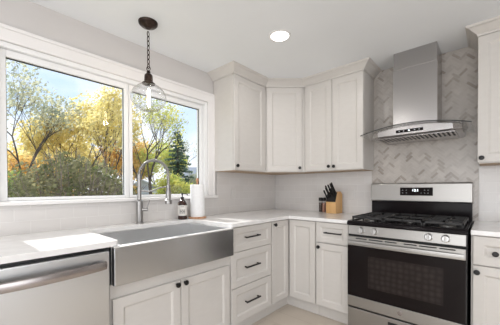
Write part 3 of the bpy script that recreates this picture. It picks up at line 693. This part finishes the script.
# ------------------------------------------------------------------ pendant, ceiling light
px, py = .331, -1.915
t = thing('pendant_lamp', 'dark bronze pendant lamp on a chain with clear glass globe before the window', 'pendant lamp', (px, py, CEIL))
bm = bm_new(); lathe(bm, (px, py, 2.292), [(0, 0), (.016, .0), (.022, .006), (.052, .018), (.062, .028), (.064, CEIL-2.292-.0005)], 32); obj('ceiling_canopy', bm, 'bronze', t, smooth=True)
z = 2.272; k = 0
while z > 2.035:
    e = Vector((1, .3, 0)).normalized() if k % 2 else Vector((-.3, 1, 0)).normalized(); hl = .0195
    pts_ = [Vector((px, py, z-hl)) + e*.0085*math.cos(a) + Vector((0, 0, hl*math.sin(a))) for a in [i*math.pi/6 for i in range(13)]]
    bm = bm_new(); tube(bm, pts_, .0030, 6); z -= .0315; k += 1; obj('chain_link', bm, 'bronze', t, smooth=True)
bm = bm_new()
for i in range(13): pass
tube(bm, [Vector((px, py, 2.015)) + Vector((.67, .74, 0))*.012*math.cos(a) + Vector((0, 0, .015*math.sin(a))) for a in [i*math.pi/8 for i in range(17)]], .0028, 8); obj('loop', bm, 'bronze', t, smooth=True)
bm = bm_new(); lathe(bm, (px, py, 1.908), [(.043, 0), (.045, .003), (.041, .008), (.029, .012), (.027, .058), (.023, .066), (.014, .072), (.012, .088), (.007, .094), (0, .095)], 28); obj('socket_cap', bm, 'bronze', t, smooth=True)
bm = bm_new(); GR = .117; zc = 1.815; prof = [(.040, .090)]
prof = [(GR*math.sin(R(a)), GR*.82*math.cos(R(a))) for a in range(24, 181, 6)]; prof[-1] = (0, -GR*.82)
bm = bm_new(); lathe(bm, (px, py, zc), [(.041, .0925)] + prof, 40)
bmesh.ops.delete(bm, geom=[f for f in bm.faces if len(f.verts) > 4], context='FACES_ONLY')
gl = obj('glass_globe', bm, 'globe', t, smooth=True)
bm = bm_new(); lathe(bm, (px, py, 1.742), [(0, 0), (.010, .002), (.0165, .012), (.0165, .120), (.012, .145), (.012, .1655)], 22); bb = obj('bulb', bm, 'globe', t, smooth=True)
bm = bm_new(); lathe(bm, (px, py, 1.752), [(0, 0), (.006, .004), (.010, .02), (.010, .11), (.006, .125), (0, .128)], 16)
obj('filament', bm, 'filament', bb)
light('pendant_glow', 'POINT', (px, py, 1.77), 3.0, .02, col=(1, .85, .65))

lx, ly = .912, -1.170
t = thing('ceiling_light', 'round recessed ceiling light glowing white', 'ceiling light', (lx, ly, CEIL))
bm = bm_new(); lathe(bm, (lx, ly, CEIL-.0065), [(.066, .004), (.068, 0), (.080, .002), (.082, .006), (.066, .006), (.066, .004)], 40); obj('trim_ring', bm, 'white', t, smooth=True)
bm = bm_new(); lathe(bm, (lx, ly, CEIL-.0045), [(.0655, 0), (.0655, .003)], 40); obj('diffuser', bm, 'lamp', t)
light('ceiling_area_light', 'AREA', (lx, ly, CEIL-.012), CEIL_LAMP, .13, col=WARM)

# ------------------------------------------------------------------ outdoors
GZ = -.9
bm = bm_new(); n = 24
for i in range(n): pass
box(bm, W, -120, -.4, -60, 110, GZ-.2, GZ); struct(obj('ground', bm, 'lawn'))
CX, CY, CZ, FF, TH = 2.0946, -2.8326, 1.1845, 266.94, -.731
def at(u, dist):
    """ground point lying along the sight line through column u"""
    t_ = TH + math.atan((u-250)/FF); return CX+dist*math.sin(t_), CY+dist*math.cos(t_)
def rise(v, u, dist): return CZ + (191.2-v)/FF*dist*math.cos(math.atan((u-250)/FF))
def leaves(bm, rnd, c, rad, n, size, flat=1.0):
    for _ in range(n):
        while True:
            p = Vector((rnd.uniform(-1, 1), rnd.uniform(-1, 1), rnd.uniform(-1, 1)))
            if p.length < 1: break
        p = Vector(c) + Vector((p.x*rad, p.y*rad, p.z*rad*flat)); s = size*rnd.uniform(.6, 1.3)
        a = Vector((rnd.gauss(0, 1), rnd.gauss(0, 1), rnd.gauss(0, 1))).normalized(); b = a.orthogonal().normalized(); c2 = a.cross(b)
        bm.faces.new([bm.verts.new(p+b*s), bm.verts.new(p+c2*s*.6), bm.verts.new(p-b*s), bm.verts.new(p-c2*s*.6)])
def tree(u, dist, height, spread, seed, m, label, nleaf, size=.06, trunk=.12, levels=4, rad=1.3, lean=0, nb=3, first=.3, csize=.5, group='trees beyond the window', name='tree', cat='tree', up=.55):
    rnd = random.Random(seed); x, y = at(u, dist); t = thing(name, label, cat, (x, y, GZ), group)
    tb, lb = bm_new(), bm_new(); ends = []
    def grow(p, d, ln, r, lev):
        pts = [p.copy()]; k = 4
        for i in range(k):
            d = (d + Vector((rnd.gauss(0, .12), rnd.gauss(0, .12), rnd.gauss(0, .08)))).normalized(); p = p + d*ln/k; pts.append(p.copy())
            if lev < levels and i >= 1 and lev > 0 and rnd.random() < .5: branch(p, d, ln, r*(1-.12*i), lev)
        tube(tb, pts, r, 7 if lev < 2 else 4, rs=[r*(1-.4*i/k) for i in range(k+1)])
        if lev >= levels: ends.append((pts[-1], r)); ends.append((pts[2], r)); return
        for _ in range(nb): branch(p, d, ln, r*.65, lev)
    def branch(p, d, ln, r, lev):
        a = rnd.uniform(0, 2*math.pi); s = Vector((math.cos(a), math.sin(a), 0)); nd_ = (d*up + s*spread*rnd.uniform(.6, 1.1) + Vector((0, 0, .25))).normalized()
        grow(p, nd_, ln*rnd.uniform(.6, .8), r*.62, lev+1)
    grow(Vector((x, y, GZ-.05)), Vector((lean, lean*.3, 1)).normalized(), height*first, trunk, 0)
    hs = max(e[0].z for e in ends) - GZ; k = height/hs; rs_ = sorted(math.hypot(e[0].x-x, e[0].y-y) for e in ends); kr = rad/rs_[int(len(rs_)*.93)]
    base = Vector((x, y, GZ)); sc_ = lambda v: base + Vector(((v.x-x)*kr, (v.y-y)*kr, (v.z-GZ)*k))
    for v in tb.verts: v.co = sc_(v.co)
    per = max(1, nleaf//len(ends))
    if nleaf:
        for e, r in ends: leaves(lb, rnd, sc_(e), csize, per, size, .8)
    obj('trunk', tb, 'bark', t, smooth=True)
    if nleaf: obj('foliage', lb, m, t, recalc=False)
    else: lb.free()
def bush(u, dist, rad, ztop, seed, m, label, nleaf, size=.05, twigs=60, name='shrub', rb=None):
    rnd = random.Random(seed); x, y = at(u, dist); t = thing(name, label, 'shrub', (x, y, GZ), 'shrubs beyond the window'); h = ztop-GZ
    lb, tb = bm_new(), bm_new()
    for i in range(nleaf):
        a = rnd.uniform(0, 2*math.pi); ph = math.acos(rnd.uniform(0, 1)); k = rnd.uniform(.72, 1.0)**.6*(1+.10*noise.noise(Vector((a*2, ph*3, seed))))
        p = (x+rad*k*math.sin(ph)*math.cos(a), y+rad*k*math.sin(ph)*math.sin(a), GZ+h*k*math.cos(ph)); leaves(lb, rnd, p, .05, 1, size)
    for i in range(twigs):
        a = rnd.uniform(0, 2*math.pi); ph = math.acos(rnd.uniform(.05, 1)); k = rnd.uniform(.95, 1.12)
        e = Vector((rad*k*math.sin(ph)*math.cos(a), rad*k*math.sin(ph)*math.sin(a), h*k*math.cos(ph))); m2 = e*.6 + Vector((rnd.gauss(0, .1), rnd.gauss(0, .1), .12))
        o_ = Vector((x, y, GZ)); tube(tb, [o_+e*.05, o_+m2, o_+e], .01, 4, rs=[.018, .011, .004])
    obj('stems', tb, 'twig', t); obj('foliage', lb, m, t, recalc=False)
def conifer(u, dist, height, rad, seed, label):
    rnd = random.Random(seed); x, y = at(u, dist); t = thing('conifer', label, 'tree', (x, y, GZ), 'trees beyond the window')
    tb, lb = bm_new(), bm_new(); tube(tb, [(x, y, GZ-.05), (x, y, GZ+height)], .1, 7, rs=[.14, .015])
    for i in range(90):
        f = .08+.9*(i/90); z = GZ+height*f; a = i*2.4; ln = rad*(1-f)**.8*rnd.uniform(.75, 1.1)+.08; e = Vector((math.cos(a), math.sin(a), -.12))
        tube(tb, [Vector((x, y, z)), Vector((x, y, z))+e*ln], .012, 4, rs=[.02, .005])
        for s in range(max(3, int(ln*26))):
            q = Vector((x, y, z)) + e*ln*(s+1)/max(3, int(ln*26)); leaves(lb, rnd, q, .11, 5, .06, .5)
    obj('trunk', tb, 'bark', t); obj('foliage', lb, 'conif', t, recalc=False)

tree(14, 9.5, 5.3, .9, 3, 'grey', 'grey-green speckled tree at the window edge away from the faucet', 2300, .045, .10, rad=1.25, csize=.36)
tree(80, 10.5, 4.9, .85, 11, 'yellow', 'broad tree full of bright yellow leaves behind the dark bush', 6500, .06, .12, rad=1.5, csize=.42)
tree(48, 13.8, 4.6, .95, 17, 'yellow', 'paler yellow tree farther back between the grey-green tree and the broad yellow one', 4200, .065, .10, rad=1.5, csize=.42)
tree(110, 8.6, 5.0, .55, 23, 'yellow', 'dark-trunked yellow tree near the window mullion', 2300, .05, .14, rad=.85, csize=.32)
tree(127, 19, 5.2, .9, 29, 'orange', 'low orange-leaved tree seen behind the window mullion', 6000, .08, .10, rad=1.4, csize=.6)
tree(22, 12.3, 3.3, .9, 31, 'orange', 'low amber tree beneath the grey-green speckled tree', 5000, .06, .08, rad=1.5, csize=.42)
tree(152, 10.0, 5.6, .8, 41, 'yg', 'sparsely leaved dark-branched tree behind the pendant lamp', 1700, .04, .14, levels=5, nb=2, csize=.25, rad=1.3)
tree(136, 14.5, 6.4, .8, 43, 'grey', 'thin leaning grey tree right behind the mullion', 2300, .05, .12, levels=5, nb=2, csize=.3, rad=1.8, lean=.1)
tree(172, 18, 5.8, .8, 44, 'grey', 'tall bare grey tree beside the conifer', 1000, .05, .10, levels=5, nb=2, csize=.3, rad=1.8)
conifer(178, 14.5, 5.2, 1.25, 5, 'blue-green conifer with a pointed top behind the faucet')
tree(156, 19.5, 5.3, .9, 47, 'yg', 'yellow-green tree seen through the arch of the faucet', 6500, .08, .10, rad=1.8, csize=.6)
tree(178, 12.0, 2.7, .9, 53, 'yg', 'small yellow-green tree above the soap bottle', 3600, .055, .07, rad=.8, csize=.38)
tree(192, 24.0, 3.8, .7, 59, 'grey', 'distant thin grey tree near the window casing', 2500, .07, .08, rad=1.4, csize=.5)
bush(75, 6.2, 1.70, 1.84, 61, 'bush', 'large domed brownish green bush close outside the window', 15000, .04, 420)
bush(8, 8.3, .9, 1.62, 67, 'green', 'rounded bright green bush beside the big domed bush', 5000, .045, 60)
bush(128, 15.5, 1.0, 1.5, 71, 'orange', 'low orange shrub seen beside the pale blue shed', 3000, .06, 50)
bush(166, 20, .9, 1.3, 73, 'yg', 'low yellow-green shrub next to the pale blue shed', 3500, .055, 50)
bush(190, 19, 1.0, 1.15, 79, 'orange', 'low tan shrub behind the paper towel roll', 3000, .055, 50)
for k, (u_, dd, hh, m_) in enumerate(((-6, 17, 4.0, 'yellow'), (26, 19, 3.6, 'yellow'), (60, 20, 4.6, 'yellow'), (92, 18, 4.6, 'yellow'), (116, 23, 5.0, 'orange'), (143, 25, 5.6, 'yg'), (170, 24, 5.2, 'grey'))):
    tree(u_, dd, hh, .9, 90+k, m_, ('yellow tree far back at the edge of the window', 'yellow tree far behind the grey-green speckled one', 'tall pale yellow tree far behind the big bush', 'yellow tree far behind the dark trunk', 'orange tree far behind the mullion', 'yellow-green tree far behind the shed', 'grey tree far behind the conifer')[k], 4200, .085, .12, levels=4, csize=.5, rad=1.9)
# shed
x, y = at(144, 17.0); t = thing('garden_shed', 'pale blue shed with a dark doorway, low beyond the faucet', 'shed', (x, y, GZ))
va_ = TH + math.atan((144-250)/FF); fw = Vector((math.sin(va_), math.cos(va_))); SH = Fr((x, y), (fw.y, -fw.x), (-fw.x, -fw.y))
bm = bm_new(); box(bm, SH, -.9, .85, -1.6, 0, GZ, 1.28); obj('shed_wall', bm, 'shedwall', t)
bm = bm_new(); A = [(-1.0, 1.26), (-.1, 1.72), (.95, 1.26), (.95, 1.2), (-.1, 1.64), (-1.0, 1.2)]
F0 = [bm.verts.new(SH(a, .12, z)) for a, z in A]; F1 = [bm.verts.new(SH(a, -1.7, z)) for a, z in A]; bm.faces.new(F0); bm.faces.new(F1[::-1])
for i in range(6): bm.faces.new((F0[i], F0[(i+1) % 6], F1[(i+1) % 6], F1[i]))
gab = [(-.9, 1.2), (-.1, 1.64), (.85, 1.2)]
G0 = [bm.verts.new(SH(a, .0, z)) for a, z in gab]; G1 = [bm.verts.new(SH(a, -.02, z)) for a, z in gab]; bm.faces.new(G0); bm.faces.new(G1[::-1])
obj('shed_roof', bm, 'shedroof', t)
bobj('shed_doorway', SH, (-.75, -.22, .001, .02, GZ, 1.2), 'slot', t, 0)
# far house
x, y = at(190, 34); t = thing('house', 'distant pale house with a slate-coloured roof near the window casing', 'house', (x, y, GZ))
va_ = TH + math.atan((190-250)/FF); fw = Vector((math.sin(va_), math.cos(va_))); SH = Fr((x, y), (fw.y, -fw.x), (-fw.x, -fw.y))
bm = bm_new(); box(bm, SH, -2.5, 2.5, -5, 0, GZ, 2.1); obj('house_wall', bm, 'shedwall', t)
bm = bm_new(); A = [(.3, 2.05), (-2.5, 4.0), (-5.3, 2.05)]
F0 = [bm.verts.new(SH(-2.8, d, z)) for d, z in A]; F1 = [bm.verts.new(SH(2.8, d, z)) for d, z in A]; bm.faces.new(F0); bm.faces.new(F1[::-1])
for i in range(3): bm.faces.new((F0[i], F0[(i+1) % 3], F1[(i+1) % 3], F1[i]))
obj('house_roof', bm, 'roofdark', t)
bobj('house_window', SH, (-1.0, -.2, .001, .03, .6, 1.6), 'slot', t, 0)
